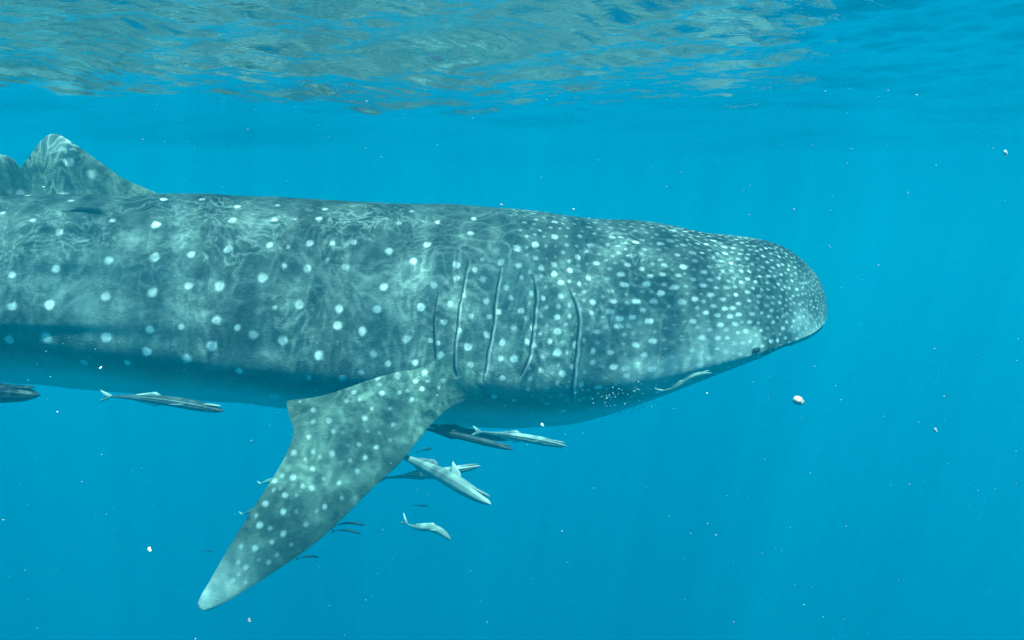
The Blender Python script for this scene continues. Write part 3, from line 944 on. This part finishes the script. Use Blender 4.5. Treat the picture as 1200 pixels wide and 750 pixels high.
fish('remora', 'dark lined remora with pale forked tail under the rear belly, left of the pectoral fin', 'remora', (117, 464, 3.5), (263, 482, 3.4), 0.044, REMORA_LINE, FINPALE, G, bend=(0, 0.014))
fish('remora', 'broad dark remora at the left frame edge with only its pointed head in view', 'remora', (-150, 452, 3.4), (47, 463, 3.4), 0.085, REMORA_DARK, FINDARK, G, bend=(0, 0.0))
fish('remora', 'small white remora bent in an S clinging under the jaw behind the eye', 'remora', (768, 458, 3.66), (834, 437, 3.66), 0.020, FISH_PALE, FINPALE, G, bend=(0, -0.012), kind='wavy')
(di, dj), _ = surf_at(96, 246)
pd = to_world(P[di, dj] + NRM2[di, dj] * 0.012)
fish('remora', 'little dark remora stuck to the back right below the dorsal fin', 'remora', (73, 249, pd[1] - 0.02), (122, 248, pd[1] - 0.02), 0.018, REMORA_DARK, FINDARK, G, bend=(0, 0.012))
fish('jack_fish', 'small silvery fish with a curved tail swimming alone below the remoras', 'fish', (471, 607, 3.0), (528, 632, 2.95), 0.029, FISH_PALE, FINPALE, None, bend=(0.0, 0.0, 0.013), kind='jack')
GF = 'small dark fish below the pectoral fin'
for t_, n_, h_, b_, lab in (((388, 618, 5.4), (429, 616, 5.4), 0.020, 0.024, 'thin dark fish at the front edge of the pectoral fin, upper of a close pair'),
                            ((388, 623, 5.6), (424, 626, 5.6), 0.020, 0.018, 'thin dark fish at the front edge of the pectoral fin, lower of a close pair'),
                            ((346, 656, 5.4), (374, 653, 5.4), 0.018, 0.014, 'tiny dark fish peeping out near the tip of the pectoral fin'),
                            ((483, 592, 7), (502, 593, 7), 0.016, 0.0, 'faint dark fish between the large pale remora and the silvery fish'),
                            ((488, 529, 6), (508, 525, 6), 0.018, 0.0, 'faint dark fish between the striped remoras below the pectoral fin root'),
                            ((234, 645, 8), (250, 646, 8), 0.014, 0.0, 'faint dark fish in open water left of the pectoral fin tip')):
    fish('small_fish', lab, 'fish', t_, n_, h_, REMORA_DARK, FINDARK, GF, bend=(0, b_), kind='jack', tiny=True)
GP = 'pale fish behind the pectoral fin'
for t_, n_, lab in (((302, 568, 5.2), (330, 563, 5.2), 'pale fish tail showing past the rear edge of the pectoral fin, upper one'),
                    ((281, 604, 5.2), (308, 598, 5.2), 'pale fish tail showing past the rear edge of the pectoral fin, lower one')):
    fish('small_fish', lab, 'fish', t_, n_, 0.036, FISH_PALE, FINPALE, GP, bend=(0, 0.010), kind='jack', tiny=True)

# ------------------------------------------------------------------ drifting specks
SPECK = simple_mat('speck_white', (0.66, 0.68, 0.66), 0.6)
PINK = simple_mat('jelly_pink', (0.70, 0.52, 0.47), 0.4, 60, 0.15)


def blob(name, label, x, y, Yd, r, mat, sx=1.0, sy=1.0):
    p = at(x, y, Yd)
    o = empty(name, Vector(p)); tag(o, label, 'plankton')
    ball('body', (0, 0, 0), [np.array([r * sx, 0, 0]), np.array([0, r, 0]), np.array([0, 0, r * sy])], mat, o, 14, 10, 0.10)
    ball('lobe', (r * sx * 0.5, -r * 0.2, -r * sy * 0.4), [np.array([r * .7, 0, 0]), np.array([0, r * .7, 0]), np.array([0, 0, r * .6])], mat, o, 12, 8, 0.1)
    return o


blob('drifting_jelly', 'pale pink round blob drifting in open water below the shark head', 935, 469, 1.6, 0.0098, PINK, 1.0, 0.85)
blob('drifting_jelly', 'small pinkish crumb drifting in open water left of the pectoral fin', 175, 644, 1.5, 0.0042, PINK, 0.7, 1.1)
blob('drifting_jelly', 'small pinkish crumb drifting below the tip of the pectoral fin', 292, 727, 1.5, 0.0036, PINK, 0.6, 1.2)
blob('drifting_jelly', 'bright white crumb in front of the dark throat above the white lined remora', 635, 498, 2.0, 0.0050, SPECK, 0.8, 1.0)
blob('drifting_jelly', 'bright white crumb near the right frame edge, level with the dorsal fin', 1178, 179, 1.5, 0.0040, SPECK, 0.6, 1.2)
blob('drifting_jelly', 'bright white crumb in open water at lower right, level with the shark throat', 1096, 504, 1.5, 0.0036, SPECK, 0.6, 1.2)


def specks(name, pts, mat, kind, label):
    V, T = [], []
    for p, r in pts:
        ax = np.array([[1, 0, 0], [0, 1, 0], [0, 0, 1]]) @ np.linalg.qr(rng.normal(size=(3, 3)))[0]
        sc = r * np.array([rng.uniform(.6, 1.7), rng.uniform(.5, 1.0), rng.uniform(.5, 1.0)])
        b = len(V)
        for k_ in range(3):
            V.append(p + ax[k_] * sc[k_]); V.append(p - ax[k_] * sc[k_])
        for a_ in (0, 1):
            for b_ in (2, 3):
                for c_ in (4, 5):
                    f = (b + a_, b + b_, b + c_)
                    T.append(f if (a_ + b_ + c_) % 2 == 0 else f[::-1])
    me = mesh_np(name, V, np.zeros((0, 4)), T)
    o = link(name, me, mat)
    tag(o, label, None, None, kind)


pts = []
for _ in range(620):
    Yd = rng.uniform(0.7, 2.9)
    x, y = rng.uniform(-60, 1260), rng.uniform(90, 780)
    if y < Y0 - 30 and at(x, y, Yd)[2] > 0.5:
        continue
    pts.append((at(x, y, Yd), 0.00042 * rng.lognormal(0.1, 0.55) * (0.5 + 0.6 * Yd)))
for _ in range(120):
    Yd = rng.uniform(3.0, 7.0)
    p = at(rng.uniform(560, 1260), rng.uniform(300, 760), Yd)
    pts.append((p, 0.0016 * rng.lognormal(0, 0.4)))
specks('plankton', pts, SPECK, 'stuff', 'white plankton specks drifting in the water')
pts = []
for _ in range(170):
    (i, j), dpx = surf_at(rng.normal(724, 22), rng.normal(469, 8))
    p = to_world(P[i, j] + NRM2[i, j] * rng.uniform(0.005, 0.03))
    pts.append((p, rng.uniform(0.002, 0.0045)))
specks('dots', pts, SPECK, 'stuff', 'patch of tiny bright bubbles on the shark throat')  # tiny bright dots just off the throat skin
